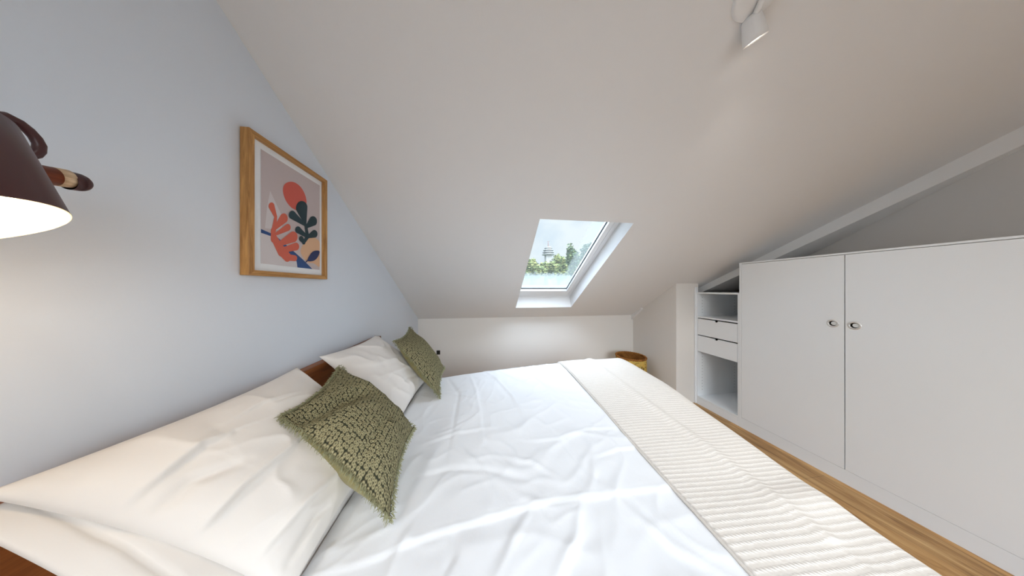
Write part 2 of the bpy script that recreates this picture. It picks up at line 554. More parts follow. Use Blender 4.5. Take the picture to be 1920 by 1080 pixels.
def holed_door(y0, y1, z0, z1, hy, hz, r, parent):
    bm = bmesh.new(); x0, x1 = XW, XW + .019
    N = 32; s = r * 1.55
    circ = [(hy + r * math.cos(2 * PI * k / N + PI / 4), hz + r * math.sin(2 * PI * k / N + PI / 4)) for k in range(N)]

    def sq(a):
        c, d = math.cos(a), math.sin(a); m_ = max(abs(c), abs(d)); return (hy + s * c / m_, hz + s * d / m_)
    sqp = [sq(2 * PI * k / N + PI / 4) for k in range(N)]
    outer = [(y1, z1), (y0, z1), (y0, z0), (y1, z0)]
    layers = []
    for x in (x0, x1):
        C = [bm.verts.new((x, *p)) for p in circ]; S = [bm.verts.new((x, *p)) for p in sqp]; O = [bm.verts.new((x, *p)) for p in outer]
        for k in range(N):
            bm.faces.new([C[k], C[(k + 1) % N], S[(k + 1) % N], S[k]])
        q = N // 4
        for i in range(4):
            side = [S[(i * q + j) % N] for j in range(q + 1)]
            bm.faces.new([O[(i + 1) % 4], O[i]] + side)
        layers.append((C, O))
    (C0, O0), (C1, O1) = layers
    for k in range(N): bm.faces.new([C0[k], C0[(k + 1) % N], C1[(k + 1) % N], C1[k]])
    for k in range(4): bm.faces.new([O0[k], O0[(k + 1) % 4], O1[(k + 1) % 4], O1[k]])
    d = finish_bm('door', bm, LACQ, parent)
    return d


def finger_pull(hy, hz, r, door):
    bm = bmesh.new()
    add_lathe(bm, (XW, hy, hz), (1, 0, 0), [(.006, r * .72), (-.0015, r * .74), (-.0035, r * .90), (-.0025, r * 1.10), (.0015, r * 1.2)], 40)
    o = finish_bm('finger_pull', bm, BRUSH, door, True); o.location = (0, 0, 0)
    o['label'] = 'round satin metal finger pull'
    bm = bmesh.new()
    add_lathe(bm, (XW, hy, hz), (1, 0, 0), [(.003, r * .73), (.022, r * .73), (.022, .0001)], 32)
    o1 = finish_bm('pull_cup', bm, DARKGAP, o); o1.location = (0, 0, 0); o1['label'] = 'dark hollow of the finger pull'
    bm = bmesh.new()
    add_lathe(bm, (XW, hy - r * .19, hz + r * .04), (1, 0, 0), [(.012, r * .54), (.0015, r * .54), (.0005, r * .48), (.0005, .0001)], 32)
    o2 = finish_bm('pull_disc', bm, LACQIN, o, False); o2.location = (0, 0, 0)


YM = 1.227
d1 = holed_door(YM + G, YE - .018 - G, ZDB, ZDT - G, 1.282, EYE - .277, .026, wd)
finger_pull(1.282, EYE - .277, .026, d1)
d2 = holed_door(YG + .018 + G, YM - G, ZDB, ZDT - G, 1.186, EYE - .277, .026, wd)
finger_pull(1.186, EYE - .277, .026, d2)

# open shelf unit at the far end
su = thing('shelf_unit', 'white open shelf unit with two drawers at the far end of the wardrobe', 'shelf unit', (XW + .3, 2.1, 0))
Y0, Y1 = YE + .001, 2.354
ZS = EYE - .055
XD = 3.33
box('side_panel', (XW, Y1 - .03, 0), (XD, Y1, ZS + .0), LACQ, su, .001)
box('side_panel', (XW + .001, Y0, 0), (XD, Y0 + .014, ZS), LACQ, su, .001)
box('filler_strip', (XW - .012, Y1 - .016, 0), (XW + .02, Y1, EYE + .012), LACQ, su, .001)
box('back_panel', (XD - .012, Y0 + .014, 0), (XD, Y1 - .03, ZS), LACQIN, su)
yi0, yi1 = Y0 + .014, Y1 - .03
box('shelf', (XW, yi0, ZS - .017), (XD - .012, yi1, ZS + .002), LACQ, su, .001)
box('shelf', (XW, yi0, EYE - .377), (XD - .012, yi1, EYE - .358), LACQ, su, .001)
box('shelf', (XW + .02, yi0, EYE - .80), (XD - .012, yi1, EYE - .785), LACQ, su, .001)
box('bottom_panel', (XW, yi0, EYE - 1.395), (XD - .012, yi1, EYE - 1.375), LACQ, su, .001)
box('plinth', (XW, yi0, 0), (XW + .018, yi1, EYE - 1.396), LACQ, su)
# shelf-pin holes on the visible far side panel
pin = None
for x in (XW + .07, XD - .07):
    for k in range(32):
        z = EYE - 1.30 + k * .038
        if EYE - .84 < z < EYE - .33 or z > ZS - .03: continue
        if pin is None:
            bm = bmesh.new(); add_lathe(bm, (0, 0, 0), (0, -1, 0), [(0, .0035), (.0004, .0001)], 8)
            pin = finish_bm('pin_hole', bm, DARKGAP, su); q = pin
        else:
            q = pin.copy(); COL.objects.link(q)
        q.location = Vector((x, yi1 - .0006, z)) - Vector(su['_base'])


def drawer(z0, z1):
    bm = bmesh.new(); yc = (yi0 + yi1) / 2; r = .020; g = .003
    poly = [(XW + .001, yi0 + g, z0), (XW + .001, yi1 - g, z0), (XW + .001, yi1 - g, z1)]
    for k in range(13):
        a = PI * k / 12
        poly.append((XW + .001, yc + r * math.cos(a), z1 - r * .9 * math.sin(a)))
    poly.append((XW + .001, yi0 + g, z1))
    add_prism(bm, poly, (.018, 0, 0))
    d = finish_bm('drawer', bm, LACQ, su)
    bm = bmesh.new()
    add_box(bm, (XW + .021, yi0 + .012, z0 + .01), (XD - .05, yi1 - .012, z1 - .030))
    t = finish_bm('drawer_shade_box', bm, DARKGAP, d); t.location = (0, 0, 0)  # near-black block supplies the shade behind the drawer gap and notch


drawer(EYE - .591, EYE - .390)
drawer(EYE - .802, EYE - .604)

# ------------------------------------------------------------------ framed print
fp = thing('framed_print', 'oak framed abstract leaf print hanging on the left wall', 'picture', (XL, 1.15, EYE + .05))
XF = XL + .034                          # front face of the moulding
o_c = [on_x(467, 238, XF), on_x(614, 338.5, XF), on_x(614, 523.6, XF), on_x(467, 516, XF)]
fy0_, fy1_ = o_c[0].y, o_c[1].y
fzt, fzb = (o_c[0].z + o_c[1].z) / 2, (o_c[2].z + o_c[3].z) / 2
mw = .021


def bar(name, poly, m):
    bm = bmesh.new(); add_prism(bm, [(XL + .002, y, z) for y, z in poly], (XF - XL - .002, 0, 0))
    bmesh.ops.bevel(bm, geom=list(bm.edges), offset=.0012, segments=1, affect='EDGES')
    return finish_bm(name, bm, m, fp)


bar('moulding', [(fy0_, fzb), (fy0_, fzt), (fy0_ + mw, fzt - mw), (fy0_ + mw, fzb + mw)], OAK)
bar('moulding', [(fy1_, fzt), (fy1_, fzb), (fy1_ - mw, fzb + mw), (fy1_ - mw, fzt - mw)], OAK)
bar('moulding', [(fy0_, fzt), (fy1_, fzt), (fy1_ - mw, fzt - mw), (fy0_ + mw, fzt - mw)], OAKH)
bar('moulding', [(fy1_, fzb), (fy0_, fzb), (fy0_ + mw, fzb + mw), (fy1_ - mw, fzb + mw)], OAKH)
XA = XL + .018
MATB = mat('white_mat_board', (.84, .85, .86, 1), .8)
box('mat_board', (XL + .006, fy0_ + mw - .004, fzb + mw - .004), (XA, fy1_ - mw + .004, fzt - mw + .004), MATB, fp)
PAPER = mat('blush_paper', lin(196, 182, 181), .8); PALE = mat('pale_paper', lin(210, 202, 202), .8)
CORAL = mat('coral_ink', lin(208, 100, 78), .8); SUNC = mat('coral_sun_ink', lin(205, 92, 78), .8)
TEAL = mat('dark_teal_ink', lin(28, 54, 62), .8); BLUE = mat('blue_ink', lin(42, 76, 130), .8)
NAVY = mat('navy_ink', lin(34, 46, 92), .8); PEACH = mat('peach_ink', lin(220, 176, 140), .8)


def art(cx, cy, d=0.0):
    return on_x(430 + cx / 3.376, 220 + cy / 3.376, XA + .0008 + d)


a1, a2, a3, a4 = art(200, 203), art(572, 430), art(572, 965), art(198, 925)
ay0, ay1 = (a1.y + a4.y) / 2, (a2.y + a3.y) / 2
at, ab = (a1.z + a2.z) / 2, (a3.z + a4.z) / 2
slots = [PAPER, PALE, BLUE, PEACH, SUNC, CORAL, TEAL, NAVY]
AV, AF, AM = [], [], []


def poly_art(pts, mi, d):
    P = [Vector((XA + .0008 + d, min(max(p.y, ay0), ay1), min(max(p.z, ab), at))) for p in (art(*q) for q in pts)]
    b = len(AV); AV.extend(P); AF.append(list(range(b, b + len(P)))); AM.append(mi)


def smooth_poly(pts, n=6):
    out = []; k = len(pts)
    for i in range(k):
        p0, p1, p2, p3 = (pts[(i + j - 1) % k] for j in range(4))
        for s in range(n):
            t = s / n
            out.append(tuple(.5 * (2 * b + (c - a) * t + (2 * a - 5 * b + 4 * c - d) * t * t + (3 * b - a - 3 * c + d) * t ** 3) for a, b, c, d in zip(p0, p1, p2, p3)))
    return out


def lobe(a, b, r0, r1, mi, d):
    """tapered capsule from a (radius r0) to b (radius r1), drawn in picture-crop units."""
    an = math.atan2(b[1] - a[1], b[0] - a[0]); pts = []
    for k in range(13):
        t = an - PI / 2 + PI * k / 12; pts.append((b[0] + r1 * math.cos(t), b[1] + r1 * 1.25 * math.sin(t)))
    for k in range(9):
        t = an + PI / 2 + PI * k / 8; pts.append((a[0] + r0 * math.cos(t), a[1] + r0 * 1.25 * math.sin(t)))
    poly_art(pts, mi, d)


AV.extend([Vector((XA + .0008, y, z)) for y, z in ((ay0, at), (ay1, at), (ay1, ab), (ay0, ab))]); AF.append([0, 1, 2, 3]); AM.append(0)
e = .0002
poly_art([(258, 465), (340, 640), (330, 720), (225, 700), (240, 560)], 1, e)
poly_art([(198, 705), (262, 735), (330, 800), (430, 915), (430, 955), (198, 925)], 1, e)
poly_art(smooth_poly([(450, 850), (480, 785), (520, 757), (556, 772), (572, 800), (575, 880), (572, 945), (535, 925), (488, 912)]), 3, 2 * e)
poly_art([(198, 706), (260, 733), (300, 756), (345, 795), (420, 860), (470, 905), (525, 962), (430, 950), (425, 912), (330, 805), (262, 752), (198, 730)], 2, 3 * e)
poly_art(smooth_poly([(338, 465), (348, 425), (378, 408), (412, 412), (447, 437), (473, 477), (487, 525), (483, 565), (458, 590), (420, 586), (385, 565), (353, 520)]), 4, 4 * e)
for p in (((292, 630), (265, 562), 9, 19), ((278, 720), (292, 628), 14, 9), ((280, 770), (275, 715), 20, 14), ((330, 850), (282, 765), 26, 19),
          ((365, 885), (330, 845), 24, 26), ((285, 705), (342, 640), 9, 26), ((300, 735), (368, 697), 9, 18), ((318, 800), (402, 757), 13, 28),
          ((330, 842), (420, 818), 13, 20), ((360, 885), (412, 892), 17, 15)):
    lobe(*p, 5, 5 * e + .00004 * len(AF))
for p in (((478, 672), (456, 575), 8, 37), ((474, 680), (396, 618), 7, 22), ((484, 695), (527, 658), 8, 26), ((488, 755), (432, 712), 7, 18),
          ((490, 758), (536, 738), 7, 20), ((482, 690), (492, 755), 9, 11), ((492, 755), (467, 795), 12, 8), ((470, 795), (452, 768), 8, 14)):
    lobe(*p, 6, 6 * e + .00004 * len(AF))
poly_art(smooth_poly([(492, 908), (508, 868), (535, 845), (568, 848), (556, 885), (530, 908)], 4), 7, 6 * e + .0016)
lobe((482, 915), (510, 890), 3, 3, 7, 6 * e + .0018)
obj('print_sheet', AV, AF, PAPER, fp, slots=slots, fmat=AM)
ACR = bpy.data.materials.new('clear_pane'); ACR.use_nodes = True
nt = ACR.node_tree; nt.nodes.clear(); out = nd(ACR, 'ShaderNodeOutputMaterial')
tr = nd(ACR, 'ShaderNodeBsdfTransparent'); gl = nd(ACR, 'ShaderNodeBsdfGlossy'); gl.inputs['Roughness'].default_value = .08
mx = nd(ACR, 'ShaderNodeMixShader'); mx.inputs[0].default_value = .03
ln(ACR, tr.outputs[0], mx.inputs[1]); ln(ACR, gl.outputs[0], mx.inputs[2]); ln(ACR, mx.outputs[0], out.inputs[0])
obj('glass_pane', [(XA + .010, y, z) for y, z in ((fy0_ + mw - .002, fzt - mw + .002), (fy1_ - mw + .002, fzt - mw + .002), (fy1_ - mw + .002, fzb + mw - .002), (fy0_ + mw - .002, fzb + mw - .002))], [(0, 1, 2, 3)], ACR, fp)

# ------------------------------------------------------------------ wall lamp (left edge)
LC = Vector((-.688, .328, EYE + .075)); LA = Vector((-.375, -.207, 1)).normalized()
LB = Vector((-.712, .385, EYE + .128))      # the bulb
wl = thing('wall_lamp', 'lit wall lamp with dark maroon shade on the left wall', 'lamp', (XL, .36, EYE + .2))
R0, R1, HS = .105, .117, .124
bm = bmesh.new()
add_lathe(bm, LC, LA, [(0, R0), (HS * .5, (R0 + R1) / 2), (HS, R1), (HS + .006, R1 * .97), (HS + .013, R1 * .89), (HS + .021, R1 * .74), (HS + .028, R1 * .5), (HS + .032, R1 * .25), (HS + .033, .004)], 64, cap1=True)
sh = finish_bm('lamp_shade', bm, LAMPM, wl, True)
bm = bmesh.new()
add_lathe(bm, LC, LA, [(0, R0), (.0006, R0 - .0022), (HS * .5, (R0 + R1) / 2 - .0025), (HS - .004, R1 - .0025), (HS - .004, .001)], 64)
o = finish_bm('shade_lining', bm, LAMPIN, sh, True); o.location = (0, 0, 0); o['label'] = 'white shade lining'
bm = bmesh.new(); bmesh.ops.create_uvsphere(bm, u_segments=24, v_segments=16, radius=.027)
for v in bm.verts: v.co = v.co + LB
o = finish_bm('light_bulb', bm, BULB, wl, True)
bm = bmesh.new(); add_lathe(bm, LB - LA * .05, LA, [(.06, .017), (HS - .002, .018)], 20, cap0=True, cap1=True)
finish_bm('socket', bm, LAMPIN, wl, True)
# joint behind the shade: horizontal spindle with wood band and dark rounded cap
ja, jb = on_x(80, 327, -.80), on_x(143, 338, -.80)
jd = (jb - ja).normalized(); jl = (jb - ja).length; jr = .0165
s0 = ja - jd * .10
bm = bmesh.new(); add_lathe(bm, s0, jd, [(0, jr), (.10 + jl * .30, jr)], 28, cap0=True, cap1=True); finish_bm('wood_joint', bm, REDW, wl, True)
bm = bmesh.new(); add_lathe(bm, s0, jd, [(.10 + jl * .30, jr * 1.02), (.10 + jl * .72, jr * 1.02)], 28, cap0=True, cap1=True)
o = finish_bm('wood_band', bm, BANDW, wl, True); o['label'] = 'pale wood band'
bm = bmesh.new(); add_lathe(bm, s0 - Vector((0, 0, .003)), jd, [(.10 + jl * .70, jr * 1.05), (.10 + jl * 1.0, jr * 1.05)] + [(.10 + jl * 1.0 + jl * .45 * math.sin(a), jr * 1.05 * math.cos(a)) for a in (0, .3, .6, .9, 1.2, 1.45, 1.56)], 28)
finish_bm('end_cap', bm, LAMPM, wl, True)
# bracket arm looping up from the joint side to the crown of the shade, and the arm to the wall
pxs = [(14, 218), (34, 229), (52, 243), (66, 258), (74, 272), (73, 283), (66, 290), (56, 292)]
bm = bmesh.new(); add_tube(bm, [LC + LA * (HS + .02) + Vector((-.03, .02, 0))] + [on_x(x, y, -.79) for x, y in pxs] + [on_x(38, 300, -.79), s0 + jd * .05 + Vector((0, 0, .012)), s0 + jd * .05], .0062, 12); finish_bm('bracket', bm, LAMPM, wl, True)
wp = Vector((XL, .40, EYE + .21))
bm = bmesh.new()
add_tube(bm, [s0 + jd * .02, s0 + Vector((-.05, -.01, .0)), Vector((XL + .02, s0.y - .02, s0.z))], .010, 12)
finish_bm('arm', bm, LAMPM, wl, True)
bm = bmesh.new(); add_lathe(bm, (XL, s0.y - .02, s0.z), (1, 0, 0), [(0, .05), (.018, .05), (.024, .044), (.024, .001)], 40)
finish_bm('wall_plate', bm, LAMPM, wl, True)

# ------------------------------------------------------------------ bed
bed = thing('bed', 'double bed with brown wooden headboard against the left wall', 'bed', (.2, 1.12, 0))
YN, YFAR = .30, 1.93
HT = EYE - .415
bm = bmesh.new(); add_box(bm, (XL + .004, YN, .18), (XL + .054, YFAR + .01, HT), .004); finish_bm('headboard', bm, HEAD, bed)
for y in (YN + .02, YFAR - .05):
    bm = bmesh.new(); add_box(bm, (XL + .056, y, .22), (1.25, y + .03, .36), .004); finish_bm('side_rail', bm, HEAD, bed)
bm = bmesh.new(); add_box(bm, (1.25, YN + .02, .22), (1.28, YFAR - .02, .36), .004); finish_bm('foot_rail', bm, HEAD, bed)
for x, y in ((XL + .08, YN + .06), (XL + .08, YFAR - .10), (1.19, YN + .06), (1.19, YFAR - .10)):
    bm = bmesh.new(); add_box(bm, (x, y, 0), (x + .05, y + .05, .22), .004); finish_bm('leg', bm, HEAD, bed)
ZM = .605
bm = bmesh.new(); add_box(bm, (XL + .058, YN + .03, .362), (1.24, YFAR - .03, ZM), .04)
mt = finish_bm('mattress', bm, SHEET, None, True)
tag(mt, 'mattress in a pale fitted sheet under the white duvet', 'mattress')


def sstep(a, b, x):
    t = np.clip((x - a) / (b - a), 0, 1)
    return t * t * (3 - 2 * t)


def crease_pts(pxs, z):
    return [tuple(on_z(x, y, z)[:2]) for x, y in pxs]


CREASES = [   # (photo polyline, height of the ridge, half width, height of the step beside it)
    ([(560, 1052), (690, 1018), (800, 985), (900, 965), (1040, 930), (1180, 917), (1300, 905)], .006, .010, .004),
    ([(985, 826), (1048, 823), (1100, 808), (1190, 805)], .005, .011, .003),
    ([(1110, 858), (1160, 843), (1225, 838)], .005, .010, .003),
    ([(1048, 822), (1090, 870), (1130, 905)], -.006, .020, .004),
    ([(1130, 905), (1190, 960), (1270, 1020), (1340, 1060)], .008, .022, .005),
    ([(1000, 940), (960, 1010), (930, 1075)], .007, .018, .004),
    ([(1090, 925), (1080, 1000), (1040, 1075)], .008, .020, -.004),
    ([(905, 693), (930, 712), (960, 745), (985, 790)], .007, .014, .003),
    ([(930, 695), (965, 715), (1010, 735)], .006, .012, .003),
    ([(880, 700), (892, 730), (900, 775), (905, 830)], .006, .014, -.003),
    ([(840, 705), (860, 735), (850, 790), (835, 850)], -.006, .018, .003),
    ([(985, 700), (1030, 735), (1090, 770)], .005, .014, .003),
    ([(835, 730), (880, 742), (930, 760)], .005, .012, .0),
    ([(790, 820), (850, 805), (930, 800)], .005, .016, .003),
    ([(780, 880), (850, 870), (920, 880), (1000, 900)], -.006, .022, .003),
    ([(860, 830), (900, 870), (930, 930)], .005, .016, .0),
    ([(780, 960), (740, 1020), (720, 1075)], .006, .018, .003),
    ([(850, 985), (850, 1030), (820, 1078)], -.006, .016, .003),
    ([(930, 850), (1000, 865), (1060, 900)], .005, .014, .002),
    ([(1180, 930), (1240, 985), (1300, 1070)], -.006, .018, .0),
]


def top_z(X, Y):
    """height of the made bed's surface over the floor."""
    f = sstep(.4, 1.75, Y)
    z = .705 + .055 * sstep(-.35, .9, X) * f + .012 * f
    z = z - .03 * (1 - f) * sstep(.6, 1.3, X)
    z = z - .04 * sstep(.05, -.45, X) * (1 - .3 * f)
    return z


def wrinkles(X, Y):
    h = np.zeros(X.shape); fl = h.ravel(); xs, ys = X.ravel(), Y.ravel()
    for i in range(fl.size):
        x, y = float(xs[i]), float(ys[i])
        a = fbm(x * 1.7, y * 1.7, 1.3, 3) * .005
        wx, wy = x + .12 * noise.noise((x * 3, y * 3, 4.)), y + .12 * noise.noise((x * 3, y * 3, 9.))
        r = 1 - abs(noise.noise((wx * 3.2 + wy * 1.6, wy * 4.6 - wx * 1.2, 2.0)) * 2.0)
        r2 = 1 - abs(noise.noise((wx * 7.5 - wy * 3, wy * 6.5 + wx * 2, 5.0)) * 2.2)
        m_ = .5 + .5 * noise.noise((x * 1.9, y * 1.9, 12.0))
        fl[i] = a + .0032 * max(r, 0) ** 4 + .0058 * m_ * max(r2, 0) ** 4 + .0015 * noise.noise((x * 14, y * 14, 1.0))
    h = fl.reshape(X.shape)
    h = h * (1 - .75 * sstep(.72, .80, X))
    for px, hh, w, st in CREASES:
        d, t, s = seg_dist(X, Y, crease_pts(px, .72))
        env = np.sin(PI * np.clip(t, .02, .98)) ** .45
        h = h + env * (hh * .8 * np.exp(-(d / (w * .65)) ** 2) + st * s * np.exp(-d / .07) * (1 - np.exp(-(d / w) ** 2)))
    return h


def wrap(e, r):
    """sheet length e past the start of a rounded edge -> (outward, down)."""
    e = np.maximum(e, 0)
    a = np.minimum(e / r, PI / 2)
    return r * np.sin(a), r * (1 - np.cos(a)) + np.maximum(e - r * PI / 2, 0)


def sheet(name, a0, a1, b0, b1, na, nb, xh, xf, yn, yf, r, lift, m, wr=True, head=True, fall=.4, thick=.018):
    A, B = np.meshgrid(np.linspace(a0, a1, na), np.linspace(b0, b1, nb), indexing='ij')
    ox, dx = wrap(A - (xf - r), r)
    X = np.minimum(A, xf - r) + ox
    if head:
        hr = .05
        oh, dh = wrap((xh + hr) - A, hr); X = np.where(A < xh + hr, xh + hr - oh, X); dx = dx + dh
    of, df = wrap(B - (yf - r), r); on_, dn = wrap((yn + r) - B, r)
    Y = np.where(B > yf - r, yf - r + of, np.where(B < yn + r, yn + r - on_, B))
    dy = df + dn
    xs = X - np.clip((1.15 - Y) * .10, -.03, .09) * sstep(.9, 1.4, X)      # the near foot corner is pulled in a little
    down = np.sqrt(dx ** 2 + dy ** 2)
    down = np.minimum(down, fall)
    Z = top_z(X, Y) + lift - down
    if wr:
        W = wrinkles(X, Y)
        k = np.clip(1 - down / .25, .15, 1)
        Z = Z + W * k
        xs = xs + W * .8 * sstep(.05, .15, dx)
        Y = Y + np.sign(Y - 1.1) * W * .8 * sstep(.05, .15, dy)
    V = np.stack([xs, Y, Z], -1).reshape(-1, 3)
    faces = [(i * nb + j, (i + 1) * nb + j, (i + 1) * nb + j + 1, i * nb + j + 1) for i in range(na - 1) for j in range(nb - 1)]
    uv = np.stack([A, B], -1).reshape(-1, 2)
    o = obj(name, V.tolist(), faces, m, None, True, uvs=uv.tolist())
    s = o.modifiers.new('thickness', 'SOLIDIFY'); s.thickness = thick; s.offset = -1
    return o


dv = sheet('duvet', -.60, 1.72, .02, 2.28, 265, 250, -.53, 1.40, .29, 2.0, .13, 0, DUVET, fall=.42)
tag(dv, 'rumpled white cotton duvet spread over the bed', 'duvet')
bl = sheet('blanket', .712, 1.82, -.02, 2.30, 150, 280, -.455, 1.415, .275, 2.015, .145, .017, WAF, wr=False, head=False, fall=.5, thick=.010)
tag(bl, 'cream waffle knit blanket folded over the foot of the bed', 'blanket')
# a soft long fold and gentle waves in the blanket
me = bl.data
for v in me.vertices:
    x, y, z = v.co
    d = abs(x - (1.03 + .03 * math.sin(y * 3)))
    v.co.z += .012 * math.exp(-(d / .03) ** 2) * (.4 + .6 * (y > .5)) + .007 * noise.noise((x * 4, y * 4, 3.)) + .010 * math.exp(-((y - .62) / .05) ** 2) * math.exp(-((x - 1.2) / .2) ** 2)
# rolled hem strip along the bed-side edge of the blanket
hem = []
nb = 280
for j in range(0, nb, 2):
    c = me.vertices[j].co; hem.append((c.x, c.y, c.z - .010))
bm = bmesh.new(); add_tube(bm, hem, .006, 8); h_ = finish_bm('hem', bm, WAF, bl, True); h_.location = (0, 0, 0)


# ------------------------------------------------------------------ pillows and cushions
def pillow_mesh(name, c00, c10, c11, c01, tf, tb, m, n=70, pinch=.05, creases=(), wr=.010, seed=0., parent=None, parts=False, dents=(), squash=None):
    """soft body spanned over four corner points; u runs c00->c10, v runs c00->c01. tf/tb: bulge to the front/back."""
    c00, c10, c11, c01 = map(Vector, (c00, c10, c11, c01))
    nrm = (c10 - c00).cross(c01 - c00).normalized()
    U = np.linspace(0, 1, n); uu, vv = np.meshgrid(U, U, indexing='ij')
    su, sv = 2 * uu - 1, 2 * vv - 1
    pu = uu + pinch * (-su) * (1 - sv ** 2); pv = vv + pinch * (-sv) * (1 - su ** 2)   # edges bow inwards
    base = [np.array((c00 * 1.0)[:])[None, None, :] * ((1 - pu) * (1 - pv))[..., None] + np.array(c10[:]) * (pu * (1 - pv))[..., None]
            + np.array(c11[:]) * (pu * pv)[..., None] + np.array(c01[:]) * ((1 - pu) * pv)[..., None]][0]
    body = ((1 - np.abs(su) ** 2.6) * (1 - np.abs(sv) ** 2.6)) ** (.8 if parts else .52)
    W = np.zeros(uu.shape)
    for i in range(n):
        for j in range(n):
            a, b = uu[i, j], vv[i, j]
            wx = a + .15 * noise.noise((a * 3, b * 3, seed + 3))
            r = 1 - abs(noise.noise((wx * 2.2 + b * 3.0, b * 2.4 - wx * 2.6, seed)) * 2)
            W[i, j] = max(r, 0) ** 3 * wr + fbm(a * 3, b * 3, seed + 8, 3) * wr
    edge = np.clip(np.minimum(1 - np.abs(su), 1 - np.abs(sv)) * 12, 0, 1)
    front = tf * body + W * edge
    for pts, h, w, st in creases:
        d, t, s = seg_dist(uu, vv, pts)
        env = np.sin(PI * np.clip(t, .03, .97)) ** .5
        front = front + edge * env * (h * np.exp(-(d / w) ** 2) + st * s * np.exp(-d / .12) * (1 - np.exp(-(d / w) ** 2)))
    for du, dv_, dr, dh in dents:
        front = front - dh * np.exp(-(((uu - du) / dr[0]) ** 2 + ((vv - dv_) / dr[1]) ** 2))
    back = -tb * body
    front = np.maximum(front, back * .8)
    N = np.array(nrm[:])
    Pf = base + N * front[..., None]; Pb = base + N * back[..., None]
    fl = lambda P: P.reshape(-1, 3).tolist()
    idx = lambda i, j: i * n + j
    fF = [(idx(i, j), idx(i + 1, j), idx(i + 1, j + 1), idx(i, j + 1)) for i in range(n - 1) for j in range(n - 1)]
    fB = [f[::-1] for f in fF]
    uv = np.stack([uu, vv], -1).reshape(-1, 2).tolist()
    if not parts:
        k = n * n
        o = obj(name, fl(Pf) + fl(Pb), fF + [tuple(a + k for a in f) for f in fB], m, parent, True, uvs=uv + uv)
        bmx = bmesh.new(); bmx.from_mesh(o.data); bmesh.ops.remove_doubles(bmx, verts=bmx.verts, dist=.0004); bmx.to_mesh(o.data); bmx.free()
        o.data.polygons.foreach_set('use_smooth', [True] * len(o.data.polygons))
        return o, base, nrm
    f_ = obj('front_cover', fl(Pf), fF, m[0], parent, True, uvs=uv); b_ = obj('back_cover', fl(Pb), fB, m[1], parent, True, uvs=uv)
    b_['label'] = 'plain olive back cover'
    return (f_, b_), base, nrm


def plane_uv(pxs, c00, c10, c01, off=.05):
    """photo points -> (u, v) on the plane of a pillow."""
    c00, c10, c01 = map(Vector, (c00, c10, c01)); n = (c10 - c00).cross(c01 - c00).normalized()
    a, b = c10 - c00, c01 - c00; out = []
    for x, y in pxs:
        p = on_plane(x, y, c00 + n * off, n) - c00 - n * off
        aa, ab_, bb = a.dot(a), a.dot(b), b.dot(b); pa, pb = p.dot(a), p.dot(b); dt = aa * bb - ab_ * ab_
        out.append(((pa * bb - pb * ab_) / dt, (pb * aa - pa * ab_) / dt))
    return out


TX, TZ, BX, BZ = -.868, EYE - .352, -.50, EYE - .81
# near stack: lower pillow first, then the one lying on it (u: top->bottom edge, v: near->far)
lp = [(TX - .0, .46, TZ - .034), (BX - .02, .50, BZ - .03), (BX - .02, 1.06, BZ - .03), (TX - .0, 1.06, TZ - .075)]
p1, _, _ = pillow_mesh('pillow', *lp, .035, .015, PILLOW, 120, .02, wr=.005, seed=3., creases=[([(-.2, .075), (1.2, .075)], -.006, .010, .0), ([(.1, .2), (.5, .3), (.9, .32)], .006, .02, .003)])
tag(p1, 'cream pillow underneath in the near stack with its stitched hem showing at the left edge', 'pillow', 'bed pillows')
up = [(TX, .475, TZ - .005), (BX + .005, .60, BZ + .02), (BX - .0, 1.10, BZ + .02), (TX + .01, 1.085, TZ - .015)]
cre = []
for pxs, h, w, st in (([(190, 970), (300, 880), (345, 845), (400, 825)], .010, .022, .008), ([(262, 985), (340, 915), (440, 880)], -.008, .03, .0),
                      ([(335, 1030), (430, 930), (545, 838)], .010, .018, .007), ([(480, 1050), (560, 960), (640, 885)], .010, .022, .006),
                      ([(400, 800), (470, 760), (560, 735)], .004, .015, .002), ([(560, 1040), (610, 960), (640, 930)], -.010, .025, .0)):
    cre.append((plane_uv(pxs, up[0], up[1], up[3]), h * 1.5, w * .9, st * 1.5))
p2, _, _ = pillow_mesh('pillow', *up, .095, .03, PILLOW, 110, .035, creases=cre, wr=.006, seed=11.)
tag(p2, 'large creased cream pillow on top of the near stack, below the wall lamp', 'pillow', 'bed pillows')
lp2 = [(TX, 1.30, TZ - .06), (BX - .02, 1.28, BZ - .03), (BX - .02, 1.90, BZ - .03), (TX, 1.76, TZ - .07)]
p3, _, _ = pillow_mesh('pillow', *lp2, .035, .015, PILLOW, 60, .03, wr=.006, seed=23.)
tag(p3, 'white pillow lying underneath in the far stack, mostly covered by the pillow above it', 'pillow', 'bed pillows')
up2 = [(TX, 1.225, TZ - .01), (BX + .01, 1.25, BZ + .02), (BX + .01, 1.88, BZ + .02), (TX + .005, 1.79, TZ - .026)]
cre = [(plane_uv(pxs, up2[0], up2[1], up2[3]), h, w, st) for pxs, h, w, st in (([(700, 715), (740, 705), (775, 690)], .006, .02, .003), ([(735, 745), (760, 720), (785, 712)], -.006, .025, .0), ([(640, 680), (690, 690), (740, 680)], .005, .03, .003))]
p4, _, _ = pillow_mesh('pillow', *up2, .085, .03, PILLOW, 90, .04, creases=cre, wr=.009, seed=31.)
tag(p4, 'white pillow on top of the far stack, directly behind the far green cushion', 'pillow', 'bed pillows')


